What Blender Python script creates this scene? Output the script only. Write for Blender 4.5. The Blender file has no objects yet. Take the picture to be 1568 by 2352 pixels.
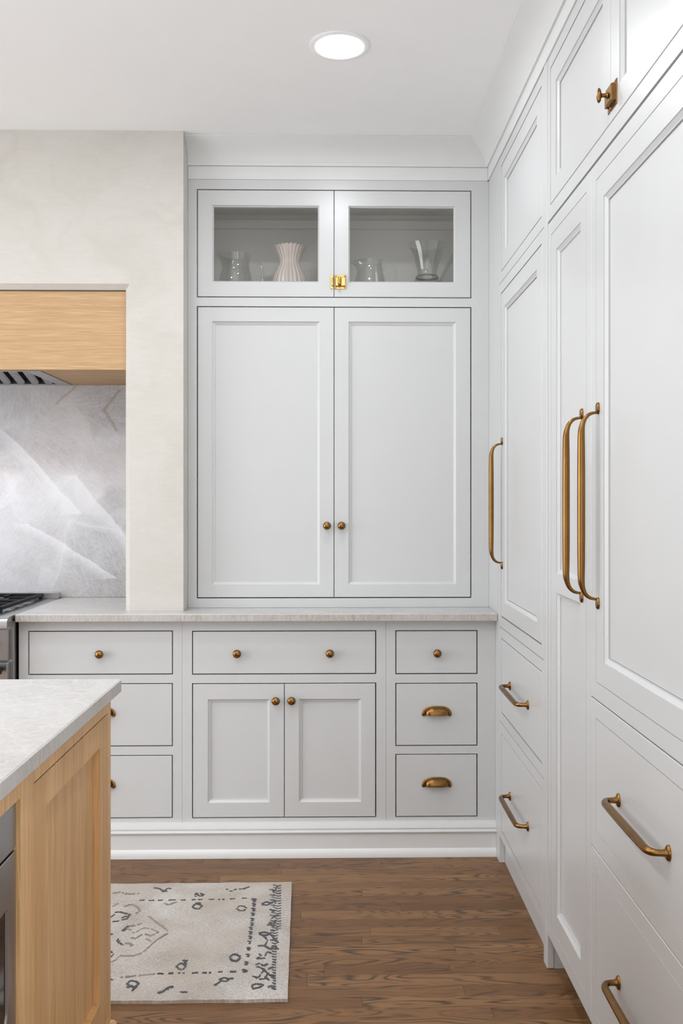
import bpy, bmesh, math, random
from mathutils import Vector

# ------------------------------------------------------------------ camera, world, lights, exposure
SC = bpy.context.scene
FILL_FRONT, FILL_LEFT, FILL_RIGHT, HOOD_W, CAN_W = 25, 94, 48, 8, 138      # watts
COL = SC.collection
PI = math.pi
HC = 1.338                     # lens height
FPX, W_PX, H_PX = 2100.0, 1568.0, 2352.0
YAW = math.atan(FPX / 120000.0)

cam_d = bpy.data.cameras.new('camera')
cam = bpy.data.objects.new('camera', cam_d)
COL.objects.link(cam)
cam.location = (0, 0, HC)
cam.rotation_euler = (PI / 2, 0, -YAW)
cam_d.sensor_fit = 'VERTICAL'
cam_d.sensor_height = 36.0
cam_d.lens = FPX / H_PX * 36.0
cam_d.shift_x = (784.0 - 802.0) / H_PX
cam_d.shift_y = (1147.0 - 1176.0) / H_PX
cam_d.clip_start = 0.05
cam_d.clip_end = 60
SC.camera = cam

world = bpy.data.worlds.new('world')
SC.world = world
world.use_nodes = True
wn = world.node_tree.nodes
wn['Background'].inputs[0].default_value = (0.80, 0.88, 1.0, 1)
wn['Background'].inputs[1].default_value = 1.0

SC.view_settings.view_transform = 'Standard'
SC.view_settings.look = 'None'
SC.view_settings.gamma = 1.0
SC.view_settings.use_curve_mapping = False
SC.view_settings.exposure = -0.13
SC.cycles.use_denoising = True
SC.cycles.use_light_tree = False
SC.cycles.use_adaptive_sampling = True
SC.cycles.adaptive_threshold = 0.05
SC.cycles.max_bounces = 8
SC.cycles.diffuse_bounces = 6
SC.cycles.glossy_bounces = 3
SC.cycles.transparent_max_bounces = 12
SC.cycles.transmission_bounces = 8
SC.cycles.sample_clamp_indirect = 6.0
SC.cycles.caustics_reflective = False
SC.cycles.caustics_refractive = False


def area_light(name, loc, rot, sx, sy, power, color):
    d = bpy.data.lights.new(name, 'AREA')
    d.shape = 'RECTANGLE'
    d.size, d.size_y = sx, sy
    d.energy = power
    d.color = color
    o = bpy.data.objects.new(name, d)
    COL.objects.link(o)
    o.location, o.rotation_euler = loc, rot
    return o


# fill lamps added in unseen windows behind and to either side of the camera
area_light('fill_front', (-0.35, -2.96, 1.12), (PI / 2, 0, 0), 2.8, 2.0, FILL_FRONT, (0.94, 0.97, 1.0))
area_light('fill_left', (-3.56, 1.5, 1.30), (PI / 2, 0, -PI / 2), 3.0, 2.3, FILL_LEFT, (0.94, 0.97, 1.0))
area_light('fill_right', (1.26, -1.1, 1.22), (PI / 2, 0, PI / 2), 2.2, 2.0, FILL_RIGHT, (0.94, 0.97, 1.0))

# ------------------------------------------------------------------ mesh helpers
ORG = {}


def thing(name, label, cat, loc=(0, 0, 0), group=None):
    o = bpy.data.objects.new(name, None)
    COL.objects.link(o)
    o.empty_display_size = 0.05
    o.location = loc
    ORG[o] = Vector(loc)
    o['label'] = label
    o['category'] = cat
    if group:
        o['group'] = group
    return o


def tag(o, label=None, cat=None, group=None, kind=None):
    if label:
        o['label'] = label
    if cat:
        o['category'] = cat
    if group:
        o['group'] = group
    if kind:
        o['kind'] = kind
    return o


class MB:
    def __init__(self):
        self.v, self.f = [], []

    def add(self, vs, fs):
        b = len(self.v)
        self.v += [tuple(p) for p in vs]
        self.f += [tuple(b + i for i in f) for f in fs]
        return self

    def box(self, x0, x1, y0, y1, z0, z1, bev=0.0):
        if bev <= 0:
            vs = [(x, y, z) for z in (z0, z1) for y in (y0, y1) for x in (x0, x1)]
            return self.add(vs, [(0, 2, 3, 1), (4, 5, 7, 6), (0, 1, 5, 4), (2, 6, 7, 3), (0, 4, 6, 2), (1, 3, 7, 5)])
        b = min(bev, (x1 - x0) * .45, (y1 - y0) * .45, (z1 - z0) * .45)
        vs, fs = [], []
        for sx in (0, 1):
            for sy in (0, 1):
                for sz in (0, 1):
                    X = (x0, x1)[sx]; Y = (y0, y1)[sy]; Z = (z0, z1)[sz]
                    ix = X + (b if sx == 0 else -b); iy = Y + (b if sy == 0 else -b); iz = Z + (b if sz == 0 else -b)
                    vs += [(X, iy, iz), (ix, Y, iz), (ix, iy, Z)]
        k = lambda sx, sy, sz, a: (sx * 4 + sy * 2 + sz) * 3 + a
        for s in (0, 1):
            fs += [(k(s, 0, 0, 0), k(s, 1, 0, 0), k(s, 1, 1, 0), k(s, 0, 1, 0)),
                   (k(0, s, 0, 1), k(1, s, 0, 1), k(1, s, 1, 1), k(0, s, 1, 1)),
                   (k(0, 0, s, 2), k(1, 0, s, 2), k(1, 1, s, 2), k(0, 1, s, 2))]
            for t in (0, 1):
                fs += [(k(s, t, 0, 0), k(s, t, 1, 0), k(s, t, 1, 1), k(s, t, 0, 1)),
                       (k(s, 0, t, 0), k(s, 1, t, 0), k(s, 1, t, 2), k(s, 0, t, 2)),
                       (k(0, s, t, 1), k(1, s, t, 1), k(1, s, t, 2), k(0, s, t, 2))]
                for u in (0, 1):
                    fs.append((k(s, t, u, 0), k(s, t, u, 1), k(s, t, u, 2)))
        return self.add(vs, fs)

    def loft(self, rings, closed=True, cap0=True, cap1=True):
        n = len(rings[0])
        vs = [p for r in rings for p in r]
        fs = []
        m = n if closed else n - 1
        for i in range(len(rings) - 1):
            for j in range(m):
                a = i * n + j; b = i * n + (j + 1) % n
                fs.append((a, b, b + n, a + n))
        if cap0:
            fs.append(tuple(range(n - 1, -1, -1)))
        if cap1:
            fs.append(tuple(range((len(rings) - 1) * n, len(rings) * n)))
        return self.add(vs, fs)

    def tube(self, pts, radii, seg=12, flat=None, cap=True):
        pts = [Vector(p) for p in pts]
        if not hasattr(radii, '__len__'):
            radii = [radii] * len(pts)
        rings = []
        up = None
        for i, p in enumerate(pts):
            t = (pts[min(i + 1, len(pts) - 1)] - pts[max(i - 1, 0)]).normalized()
            if up is None:
                up = Vector((0, 0, 1)) if abs(t.z) < 0.9 else Vector((1, 0, 0))
            s = t.cross(up).normalized()
            up = s.cross(t).normalized()
            r = radii[i]
            rings.append([p + (s * math.cos(2 * PI * j / seg) + up * math.sin(2 * PI * j / seg)) * r for j in range(seg)])
        return self.loft(rings, True, cap, cap)

    def lathe(self, prof, c=(0, 0, 0), axis='z', seg=24, flute=None, ring=False):
        rings = []
        for r, h in prof:
            ring_ = []
            for j in range(seg):
                a = 2 * PI * j / seg
                rr = r if flute is None else r * flute(a, h)
                x, y = rr * math.cos(a), rr * math.sin(a)
                if axis == 'z':
                    p = (x, y, h)
                elif axis == 'y':
                    p = (x, h, y)
                else:
                    p = (h, x, y)
                ring_.append((c[0] + p[0], c[1] + p[1], c[2] + p[2]))
            rings.append(ring_)
        if ring:
            return self.loft(rings + rings[:1], True, False, False)
        return self.loft(rings)

    def mesh(self, name, org=(0, 0, 0), smooth=None):
        me = bpy.data.meshes.new(name)
        o = Vector(org)
        me.from_pydata([Vector(p) - o for p in self.v], [], self.f)
        bm = bmesh.new()
        bm.from_mesh(me)
        bmesh.ops.remove_doubles(bm, verts=bm.verts, dist=1e-6)
        bmesh.ops.recalc_face_normals(bm, faces=bm.faces)
        bm.to_mesh(me)
        bm.free()
        if smooth:
            for p in me.polygons:
                p.use_smooth = True
            me.set_sharp_from_angle(angle=math.radians(smooth))
        me.update()
        return me

    def build(self, name, mat, parent=None, smooth=None, loc=None):
        if parent is not None:
            org = ORG[parent]
        else:
            org = Vector(loc) if loc is not None else Vector((0, 0, 0))
        me = self.mesh(name, org, smooth)
        me.materials.append(mat)
        o = bpy.data.objects.new(name, me)
        COL.objects.link(o)
        if parent is not None:
            o.parent = parent
        else:
            o.location = org
        ORG[o] = org
        return o


def place(name, me, parent, pos):
    """an object that shares mesh data, at a world position, under its thing or part"""
    o = bpy.data.objects.new(name, me)
    COL.objects.link(o)
    o.parent = parent
    o.location = Vector(pos) - ORG[parent]
    ORG[o] = Vector(pos)
    return o


# mappings (along, outward, up) -> world
def on_back(y0):
    return lambda u, n, z: (u, y0 - n, z)


def on_right(x0):
    f = lambda u, n, z: (x0 - n, u, z)
    f.slot = True
    return f


def on_island(x0):
    return lambda u, n, z: (x0 + n, u, z)


def rect(M, r, n):
    u0, u1, z0, z1 = r
    return [M(u0, n, z0), M(u1, n, z0), M(u1, n, z1), M(u0, n, z1)]


def ins(r, d):
    return (r[0] + d, r[1] - d, r[2] + d, r[3] - d)


MOULD = [(0, 0), (0, -.0022), (.0012, -.0032), (.0085, -.0075), (.0108, -.0078), (.0110, -.0112)]
# the tall fronts have a loose panel: a hairline slot between moulding and panel
MOULD_SLOT = MOULD[:-1] + [(.0109, -.0140), (.0124, -.0140), (.0125, -.0112)]


SQUARE = [(0, 0), (0, -.0005), (.0006, -.001), (.0006, -.015)]


def panel(M, r, recess=None, groove=None, t=.021, mould=None):
    """a door or drawer front: slab with eased edges, optional scored rectangle, optional sunk panels with a moulding"""
    m = MB()
    mould = mould or (MOULD_SLOT if hasattr(M, 'slot') else MOULD)
    seq = [rect(M, r, -t), rect(M, r, -.0012), rect(M, ins(r, .0012), 0)]
    cur = ins(r, .0012)
    if groove:
        seq += [rect(M, groove, 0), rect(M, ins(groove, .0008), -.0035), rect(M, ins(groove, .0022), -.0035), rect(M, ins(groove, .003), 0)]
        cur = ins(groove, .003)
    rec = recess or []
    if len(rec) <= 1:
        if rec:
            seq += [rect(M, ins(rec[0], d), n) for d, n in mould]
        m.loft(seq)
    else:
        m.loft(seq, cap1=False)
        rec = sorted(rec, key=lambda q: q[2])
        cuts = [cur[2]] + [(rec[i][3] + rec[i + 1][2]) / 2 for i in range(len(rec) - 1)] + [cur[3]]
        for i, q in enumerate(rec):
            cell = (cur[0], cur[1], cuts[i], cuts[i + 1])
            m.loft([rect(M, cell, 0)] + [rect(M, ins(q, d), n) for d, n in MOULD], cap0=False)
    return m


def glazed(M, r, hole, t=.021):
    m = MB()
    seq = [rect(M, r, -t), rect(M, r, -.0012), rect(M, ins(r, .0012), 0), rect(M, hole, 0), rect(M, hole, -.0025),
           rect(M, ins(hole, .0055), -.008), rect(M, ins(hole, .0055), -t), rect(M, r, -t)]
    m.loft(seq, cap0=False, cap1=False)
    return m


def frame(M, r, holes, n0=-.02, n1=0.0):
    """flat frame with rectangular openings"""
    us = sorted({r[0], r[1], *[h[0] for h in holes], *[h[1] for h in holes]})
    zs = sorted({r[2], r[3], *[h[2] for h in holes], *[h[3] for h in holes]})
    m = MB()

    def solid(i, j):
        if i < 0 or j < 0 or i >= len(us) - 1 or j >= len(zs) - 1:
            return False
        u = (us[i] + us[i + 1]) / 2; z = (zs[j] + zs[j + 1]) / 2
        return not any(h[0] < u < h[1] and h[2] < z < h[3] for h in holes)
    for i in range(len(us) - 1):
        for j in range(len(zs) - 1):
            if not solid(i, j):
                continue
            q = (us[i], us[i + 1], zs[j], zs[j + 1])
            for n in (n0, n1):
                m.add(rect(M, q, n), [(0, 1, 2, 3)])
            for di, dj, a, b in ((-1, 0, 0, 3), (1, 0, 1, 2), (0, -1, 0, 1), (0, 1, 3, 2)):
                if not solid(i + di, j + dj):
                    A, B = rect(M, q, n0), rect(M, q, n1)
                    m.add([A[a], A[b], B[b], B[a]], [(0, 1, 2, 3)])
    return m


def carcass(x0, x1, y0, y1, z0, z1, open_side, t=.018):
    """five-sided box, open towards the room"""
    m = MB()
    m.box(x0, x1, y0, y1, z0, z0 + t).box(x0, x1, y0, y1, z1 - t, z1)
    if open_side == 'y':
        m.box(x0, x0 + t, y0, y1, z0 + t, z1 - t).box(x1 - t, x1, y0, y1, z0 + t, z1 - t).box(x0 + t, x1 - t, y1 - t, y1, z0 + t, z1 - t)
    else:
        m.box(x0, x1, y0, y0 + t, z0 + t, z1 - t).box(x0, x1, y1 - t, y1, z0 + t, z1 - t).box(x1 - t, x1, y0 + t, y1 - t, z0 + t, z1 - t)
    return m


GAP = .0037


def opening(r):
    return ins(r, -GAP)


# ------------------------------------------------------------------ materials
def mat_new(name):
    m = bpy.data.materials.new(name)
    m.use_nodes = True
    nt = m.node_tree
    return m, nt, nt.nodes['Principled BSDF']


class N:
    """short-hand for building node trees"""
    def __init__(self, nt):
        self.nt = nt

    def node(self, typ, **kw):
        n = self.nt.nodes.new(typ)
        for k, v in kw.items():
            setattr(n, k, v)
        return n

    def link(self, a, b):
        self.nt.links.new(a, b)

    def inp(self, sock, v):
        if isinstance(v, bpy.types.NodeSocket):
            self.link(v, sock)
        else:
            sock.default_value = v

    def math(self, op, a, b=0.0, c=0.0):
        n = self.node('ShaderNodeMath', operation=op)
        for i, v in enumerate((a, b, c)):
            self.inp(n.inputs[i], v)
        return n.outputs[0]

    def pos(self):
        return self.node('ShaderNodeNewGeometry').outputs['Position']

    def scale(self, vec, s, off=(0, 0, 0)):
        n = self.node('ShaderNodeMapping')
        self.link(vec, n.inputs[0])
        n.inputs['Location'].default_value = off
        n.inputs['Scale'].default_value = s
        return n.outputs[0]

    def vadd(self, a, b):
        n = self.node('ShaderNodeVectorMath', operation='ADD')
        self.inp(n.inputs[0], a)
        self.inp(n.inputs[1], b)
        return n.outputs[0]

    def noise(self, vec, scale=5, detail=2, rough=.5, dist=0.0, color=False):
        n = self.node('ShaderNodeTexNoise')
        self.link(vec, n.inputs['Vector'])
        n.inputs['Scale'].default_value = scale
        n.inputs['Detail'].default_value = detail
        n.inputs['Roughness'].default_value = rough
        n.inputs['Distortion'].default_value = dist
        return n.outputs[1 if color else 0]

    def voronoi(self, vec, scale, feature='DISTANCE_TO_EDGE'):
        n = self.node('ShaderNodeTexVoronoi', feature=feature)
        self.link(vec, n.inputs['Vector'])
        n.inputs['Scale'].default_value = scale
        return n.outputs['Distance'] if feature != 'F1C' else n.outputs['Color']

    def ramp(self, fac, stops, interp='LINEAR'):
        n = self.node('ShaderNodeValToRGB')
        n.color_ramp.interpolation = interp
        self.link(fac, n.inputs[0])
        e = n.color_ramp.elements
        while len(e) < len(stops):
            e.new(0.5)
        for i, (p, c) in enumerate(stops):
            e[i].position = p
            e[i].color = (c[0], c[1], c[2], 1) if hasattr(c, '__len__') else (c, c, c, 1)
        return n.outputs[0]

    def mix(self, fac, a, b, mode='MIX'):
        n = self.node('ShaderNodeMix', data_type='RGBA', blend_type=mode)
        self.inp(n.inputs[0], fac)
        for s, v in ((n.inputs[6], a), (n.inputs[7], b)):
            if isinstance(v, bpy.types.NodeSocket):
                self.link(v, s)
            else:
                s.default_value = (v[0], v[1], v[2], 1)
        return n.outputs[2]

    def bump(self, h, strength=.1, dist=.001):
        n = self.node('ShaderNodeBump')
        n.inputs['Strength'].default_value = strength
        n.inputs['Distance'].default_value = dist
        self.link(h, n.inputs['Height'])
        return n.outputs[0]


def m_paint(name, col, rough, bump=.05):
    m, nt, b = mat_new(name)
    g = N(nt)
    p = g.pos()
    n = g.noise(p, 9, 3)
    c = g.ramp(n, [(.3, [k * .985 for k in col]), (.7, col)])
    g.link(c, b.inputs['Base Color'])
    b.inputs['Roughness'].default_value = rough
    g.link(g.bump(g.noise(p, 420, 2), bump, .0004), b.inputs['Normal'])
    return m


def m_plaster():
    m, nt, b = mat_new('limewash_plaster')
    g = N(nt)
    p = g.pos()
    warp = g.vadd(g.scale(p, (1, 1, 1)), g.noise(p, 2.2, 3, color=True))
    a = g.noise(warp, 3.1, 5, .6, .6)
    c = g.ramp(a, [(.30, (.515, .488, .442)), (.5, (.562, .535, .49)), (.72, (.592, .567, .528))])
    sm = g.noise(g.scale(p, (3, 3, 14)), 5, 4, .6, 1.2)
    c = g.mix(.25, c, g.ramp(sm, [(.35, (.512, .487, .45)), (.65, (.60, .578, .54))]))
    g.link(c, b.inputs['Base Color'])
    b.inputs['Roughness'].default_value = .72
    g.link(g.bump(g.noise(p, 60, 4), .12, .0012), b.inputs['Normal'])
    return m


def m_stone(name, light, dark, warm, vein=.9, veins=True, sc=1.0, edge=0.0):
    m, nt, b = mat_new(name)
    g = N(nt)
    p = g.scale(g.pos(), (sc, sc, sc))
    w = g.noise(p, 2.0, 3, .55, 0, True)
    pw = g.vadd(p, g.scale(w, (.55, .55, .55)))
    cloud = g.noise(pw, 2.1, 5, .6, .8)
    base = g.ramp(cloud, [(.30, dark), (.47, [(a + c) / 2 for a, c in zip(light, dark)]), (.62, light)])
    base = g.mix(g.ramp(g.noise(pw, 1.4, 3, .5, .5), [(.50, 0), (.72, .65)]), base, warm)
    # fine crystalline streaks in two directions
    s1 = g.noise(g.scale(pw, (26, 26, 7)), 3.0, 4, .65, .8)
    s2 = g.noise(g.scale(pw, (7, 7, 30)), 3.0, 4, .65, .8)
    st = g.math('MULTIPLY', g.ramp(s1, [(.42, .0), (.66, 1)]), .55)
    st = g.math('MAXIMUM', st, g.math('MULTIPLY', g.ramp(s2, [(.46, .0), (.68, 1)]), .5))
    base = g.mix(st, base, [min(1, k * 1.18) for k in light])
    # white crackle
    d1 = g.vadd(p, g.scale(g.noise(p, 5, 3, .6, 0, True), (.30, .30, .30)))
    v1 = g.ramp(g.voronoi(d1, 4.2), [(.0, 1), (.035, 0)])
    d2 = g.vadd(p, g.scale(g.noise(p, 14, 3, .6, 0, True), (.10, .10, .10)))
    v2 = g.ramp(g.voronoi(d2, 15), [(.0, .55), (.05, 0)])
    base = g.mix(g.math('MULTIPLY', g.math('MAXIMUM', v1, v2), vein), base, [min(1, k * 1.25) for k in light])
    if veins:
        c1 = g.noise(g.vadd(pw, (3.1, 0, 1.7)), 1.15, 4, .55, .6)
        line = g.ramp(g.math('ABSOLUTE', g.math('SUBTRACT', c1, .60)), [(0, .8), (.012, 0)])
        base = g.mix(line, base, (.28, .20, .145))
    g.link(base, b.inputs['Base Color'])
    b.inputs['Roughness'].default_value = .22
    return m


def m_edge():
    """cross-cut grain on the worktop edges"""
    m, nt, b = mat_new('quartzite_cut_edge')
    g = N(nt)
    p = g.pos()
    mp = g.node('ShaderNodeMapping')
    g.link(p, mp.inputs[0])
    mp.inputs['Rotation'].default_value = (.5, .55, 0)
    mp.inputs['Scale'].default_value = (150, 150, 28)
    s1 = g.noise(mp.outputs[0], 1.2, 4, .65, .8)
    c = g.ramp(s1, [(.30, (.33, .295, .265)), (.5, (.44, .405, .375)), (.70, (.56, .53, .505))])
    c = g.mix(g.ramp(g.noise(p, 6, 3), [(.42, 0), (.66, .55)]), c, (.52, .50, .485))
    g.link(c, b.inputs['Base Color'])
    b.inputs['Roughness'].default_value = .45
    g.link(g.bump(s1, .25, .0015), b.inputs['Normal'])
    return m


def m_slab():
    m, nt, b = mat_new('quartzite_backsplash')
    g = N(nt)
    p = g.pos()
    w = g.noise(p, 1.7, 3, .55, 0, True)
    pw = g.vadd(p, g.scale(w, (.9, .9, .9)))
    ph = g.vadd(p, g.scale(w, (.22, .22, .22)))
    # broad drifting plates of grey, white and a little rose
    cloud = g.noise(pw, 1.7, 4, .55, .4)
    base = g.ramp(cloud, [(.38, (.27, .26, .26)), (.49, (.40, .39, .395)), (.58, (.60, .59, .605))])
    base = g.mix(g.ramp(g.noise(g.vadd(pw, (5, 0, 2)), 1.6, 3, .5), [(.50, 0), (.66, .7)]), base, (.44, .375, .36))
    # angular plates, each with its own lie of fine crystal hairs
    def plates(off, sc, amt):
        pp = g.vadd(g.vadd(p, off), g.scale(w, (.16, .16, .16)))
        cell = g.node('ShaderNodeTexVoronoi', feature='F1')
        g.link(pp, cell.inputs['Vector'])
        cell.inputs['Scale'].default_value = sc
        sp = g.node('ShaderNodeSeparateColor')
        g.link(cell.outputs['Color'], sp.inputs[0])
        rot = g.node('ShaderNodeVectorRotate', rotation_type='Y_AXIS')
        g.link(p, rot.inputs['Vector'])
        g.link(g.math('MULTIPLY', sp.outputs[0], 3.14), rot.inputs['Angle'])
        st = g.scale(rot.outputs[0], (16, 16, 120))
        nz = g.noise(st, 1.5, 4, .7, .9)
        hair = g.math('MULTIPLY', g.ramp(nz, [(.48, 0), (.62, 1)]), amt)
        return hair, sp.outputs[1], pp
    h1, v1, p1 = plates((0, 0, 0), 2.2, .34)
    h2, v2, p2 = plates((4.2, 1.1, 2.7), 4.6, .30)
    h3, v3, p3 = plates((9.1, 3.3, 6.2), 7.5, .26)
    base = g.mix(g.math('MULTIPLY', v1, .42), base, (.60, .595, .615))
    base = g.mix(g.math('MULTIPLY', v2, .30), base, (.31, .30, .30))
    base = g.mix(g.math('MAXIMUM', h1, g.math('MAXIMUM', h2, h3)), base, (.72, .715, .735))
    # pale healed cracks along some of the plate edges
    e1 = g.ramp(g.voronoi(p1, 2.2), [(0, .6), (.006, .3), (.06, 0)])
    e2 = g.ramp(g.voronoi(p2, 4.6), [(0, .22), (.010, .1), (.03, 0)])
    some = g.ramp(g.noise(g.vadd(p, (2, 7, 1)), 2.4, 2), [(.48, 0), (.66, 1)])
    base = g.mix(g.math('MULTIPLY', g.math('MAXIMUM', e1, e2), some), base, (.78, .775, .79))
    # long straight seams that cross the slab, plates paler below them
    sx = g.node('ShaderNodeSeparateXYZ')
    g.link(g.vadd(p, g.scale(g.noise(g.vadd(p, (1, 1, 1)), 5, 4, .6, 0, True), (.05, .05, .05))), sx.inputs[0])
    X, Z = sx.outputs[0], sx.outputs[2]

    def band(z0, z1):
        return g.math('MULTIPLY', g.math('GREATER_THAN', Z, z0), g.math('LESS_THAN', Z, z1))

    def seam(xa, za, slope, z0, z1):
        return g.math('SUBTRACT', X, g.math('ADD', g.math('MULTIPLY', g.math('SUBTRACT', za + .025, Z), slope), xa + .025)), band(z0, z1)
    for xa, za, sl, z0, z1 in ((-1.089, 1.408, .79, 1.12, 1.47), (-1.43, 1.635, .94, 1.30, 1.75), (-1.30, 1.22, 1.6, 1.02, 1.26)):
        d, mk = seam(xa, za, sl, z0, z1)
        below = g.ramp(g.math('MULTIPLY', d, -6.0), [(0, 0), (.01, .5), (.5, 0)])
        edge_ = g.ramp(g.math('ABSOLUTE', d), [(0, .6), (.004, .35), (.010, 0)])
        base = g.mix(g.math('MULTIPLY', g.math('MAXIMUM', below, edge_), mk), base, (.76, .755, .775))
    # one or two rusty seams
    v_ = g.math('SUBTRACT', X, g.math('ADD', g.math('MULTIPLY', g.math('ABSOLUTE', g.math('SUBTRACT', Z, 1.745)), .75), -.969))
    rv = g.math('MULTIPLY', g.ramp(g.math('ABSOLUTE', v_), [(0, .75), (.004, .4), (.014, 0)]), band(1.655, 1.845))
    base = g.mix(rv, base, (.27, .20, .14))
    v2_ = g.math('SUBTRACT', X, g.math('ADD', g.math('MULTIPLY', g.math('SUBTRACT', Z, 1.783), 1.08), -1.165))
    rv2 = g.math('MULTIPLY', g.ramp(g.math('ABSOLUTE', v2_), [(0, .6), (.004, .35), (.014, 0)]), band(1.775, 1.87))
    base = g.mix(rv2, base, (.30, .22, .155))
    g.link(base, b.inputs['Base Color'])
    b.inputs['Roughness'].default_value = .42
    return m


def m_oak(name, axis, cols, rough=.5, strips=None):
    """pale rift oak, grain running along one world axis ('x' or 'z')"""
    m, nt, b = mat_new(name)
    g = N(nt)
    p = g.pos()
    if axis == 'x':
        fine, broad = (2.6, 60, 150), (.55, 9, 34)
    else:
        fine, broad = (130, 150, 2.2), (14, 16, .6)
    f = g.noise(g.scale(p, fine), 3, 3, .6, .3)
    br = g.noise(g.scale(p, broad), 2.0, 3, .55, .5)
    c = g.ramp(br, [(.28, cols[0]), (.5, cols[1]), (.72, cols[2])])
    c = g.mix(g.ramp(f, [(.38, .85), (.60, 0)]), c, [k * .86 for k in cols[0]])
    if strips:
        # leaves of veneer laid side by side
        sep = g.node('ShaderNodeSeparateXYZ')
        g.link(p, sep.inputs[0])
        cell = g.math('FLOOR', g.math('MULTIPLY', sep.outputs[1], 1 / strips))
        wn_ = g.node('ShaderNodeTexWhiteNoise', noise_dimensions='1D')
        g.link(cell, wn_.inputs['W'])
        c = g.mix(g.math('MULTIPLY', wn_.outputs[0], .8), c, cols[0])
    g.link(c, b.inputs['Base Color'])
    b.inputs['Roughness'].default_value = rough
    g.link(g.bump(f, .12, .0006), b.inputs['Normal'])
    return m


def m_floor():
    m, nt, b = mat_new('stained_oak_floor')
    g = N(nt)
    geo = g.node('ShaderNodeNewGeometry')
    oi = g.node('ShaderNodeObjectInfo')
    rnd = g.math('FRACT', g.math('ADD', g.math('MULTIPLY', geo.outputs['Random Per Island'], 7.31), g.math('MULTIPLY', oi.outputs['Random'], 5.77)))
    cmb = g.node('ShaderNodeCombineXYZ')
    g.link(g.math('MULTIPLY', rnd, 37.0), cmb.inputs[0])
    g.link(g.math('MULTIPLY', rnd, 91.0), cmb.inputs[1])
    p = g.vadd(geo.outputs['Position'], cmb.outputs[0])
    # contour lines of a stretched field give cathedral grain
    fld = g.noise(g.scale(p, (1.15, 9.0, 1)), 1.5, 1.6, .45, .25)
    tri = g.math('PINGPONG', g.math('MULTIPLY', fld, 38.0), 1.0)
    wob = g.noise(g.scale(p, (10, 90, 1)), 2.0, 3, .6)
    tri = g.math('ADD', tri, g.math('MULTIPLY', g.math('SUBTRACT', wob, .5), .5))
    line = g.ramp(tri, [(.05, 1), (.28, .55), (.50, 0)])
    amount = g.ramp(g.noise(g.scale(p, (2.2, 12, 1)), 1.4, 2), [(.34, .25), (.58, 1.0)])
    pores = g.ramp(g.noise(g.scale(p, (14, 330, 1)), 2.0, 2, .6), [(.45, .0), (.75, .5)])
    tone = g.ramp(rnd, [(0, (.168, .075, .028)), (.35, (.214, .102, .040)), (.7, (.262, .130, .053)), (1, (.322, .168, .072))])
    shade = g.noise(g.scale(p, (3, 26, 1)), 2, 3, .6)
    tone = g.mix(g.ramp(shade, [(.3, .45), (.7, 0)]), tone, (.150, .080, .039))
    c = g.mix(g.math('MULTIPLY', line, amount), tone, (.066, .040, .023))
    c = g.mix(pores, c, (.085, .05, .03))
    g.link(c, b.inputs['Base Color'])
    g.link(g.ramp(wob, [(.3, .34), (.7, .46)]), b.inputs['Roughness'])
    b.inputs['Specular IOR Level'].default_value = .3
    g.link(g.bump(pores, .1, .0004), b.inputs['Normal'])
    return m


def m_metal(name, col, rough, patina=None, aniso=None):
    m, nt, b = mat_new(name)
    g = N(nt)
    p = g.pos()
    b.inputs['Metallic'].default_value = 1
    if patina:
        c = g.ramp(g.noise(p, 9, 2, .5), [(.32, patina), (.62, col)])
        g.link(c, b.inputs['Base Color'])
    else:
        b.inputs['Base Color'].default_value = (*col, 1)
    if aniso:
        g.link(g.bump(g.noise(g.scale(p, aniso), 4, 2), .006, .0001), b.inputs['Normal'])
        g.link(g.ramp(g.noise(g.scale(p, aniso), 3, 2), [(.3, rough * .96), (.7, rough * 1.05)]), b.inputs['Roughness'])
    else:
        g.link(g.ramp(g.noise(p, 25, 2), [(.35, rough * .92), (.7, rough * 1.08)]), b.inputs['Roughness'])
    return m


def m_glass(name, tint, blend, lo, hi, rough=.02):
    m = bpy.data.materials.new(name)
    m.use_nodes = True
    nt = m.node_tree
    nt.nodes.remove(nt.nodes['Principled BSDF'])
    g = N(nt)
    lw = g.node('ShaderNodeLayerWeight')
    lw.inputs[0].default_value = blend
    fac = g.ramp(lw.outputs['Facing'], [(0, lo), (.5, lo + (hi - lo) * .10), (.8, lo + (hi - lo) * .42), (1, hi)])
    tr = g.node('ShaderNodeBsdfTransparent')
    tr.inputs[0].default_value = (*tint, 1)
    gl = g.node('ShaderNodeBsdfGlossy')
    gl.inputs['Roughness'].default_value = rough
    gl.inputs['Color'].default_value = (1, 1, 1, 1)
    mx = g.node('ShaderNodeMixShader')
    g.link(fac, mx.inputs[0])
    g.link(tr.outputs[0], mx.inputs[1])
    g.link(gl.outputs[0], mx.inputs[2])
    g.link(mx.outputs[0], nt.nodes['Material Output'].inputs[0])
    return m


def m_plain(name, col, rough=.5, spec=.5, noise=.06):
    m, nt, b = mat_new(name)
    g = N(nt)
    c = g.ramp(g.noise(g.pos(), 30, 3), [(.3, [k * (1 - noise) for k in col]), (.7, col)])
    g.link(c, b.inputs['Base Color'])
    b.inputs['Roughness'].default_value = rough
    b.inputs['Specular IOR Level'].default_value = spec
    return m


def m_emit(name, col, strength):
    m, nt, b = mat_new(name)
    b.inputs['Base Color'].default_value = (.9, .9, .9, 1)
    b.inputs['Emission Color'].default_value = (*col, 1)
    b.inputs['Emission Strength'].default_value = strength
    return m


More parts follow.
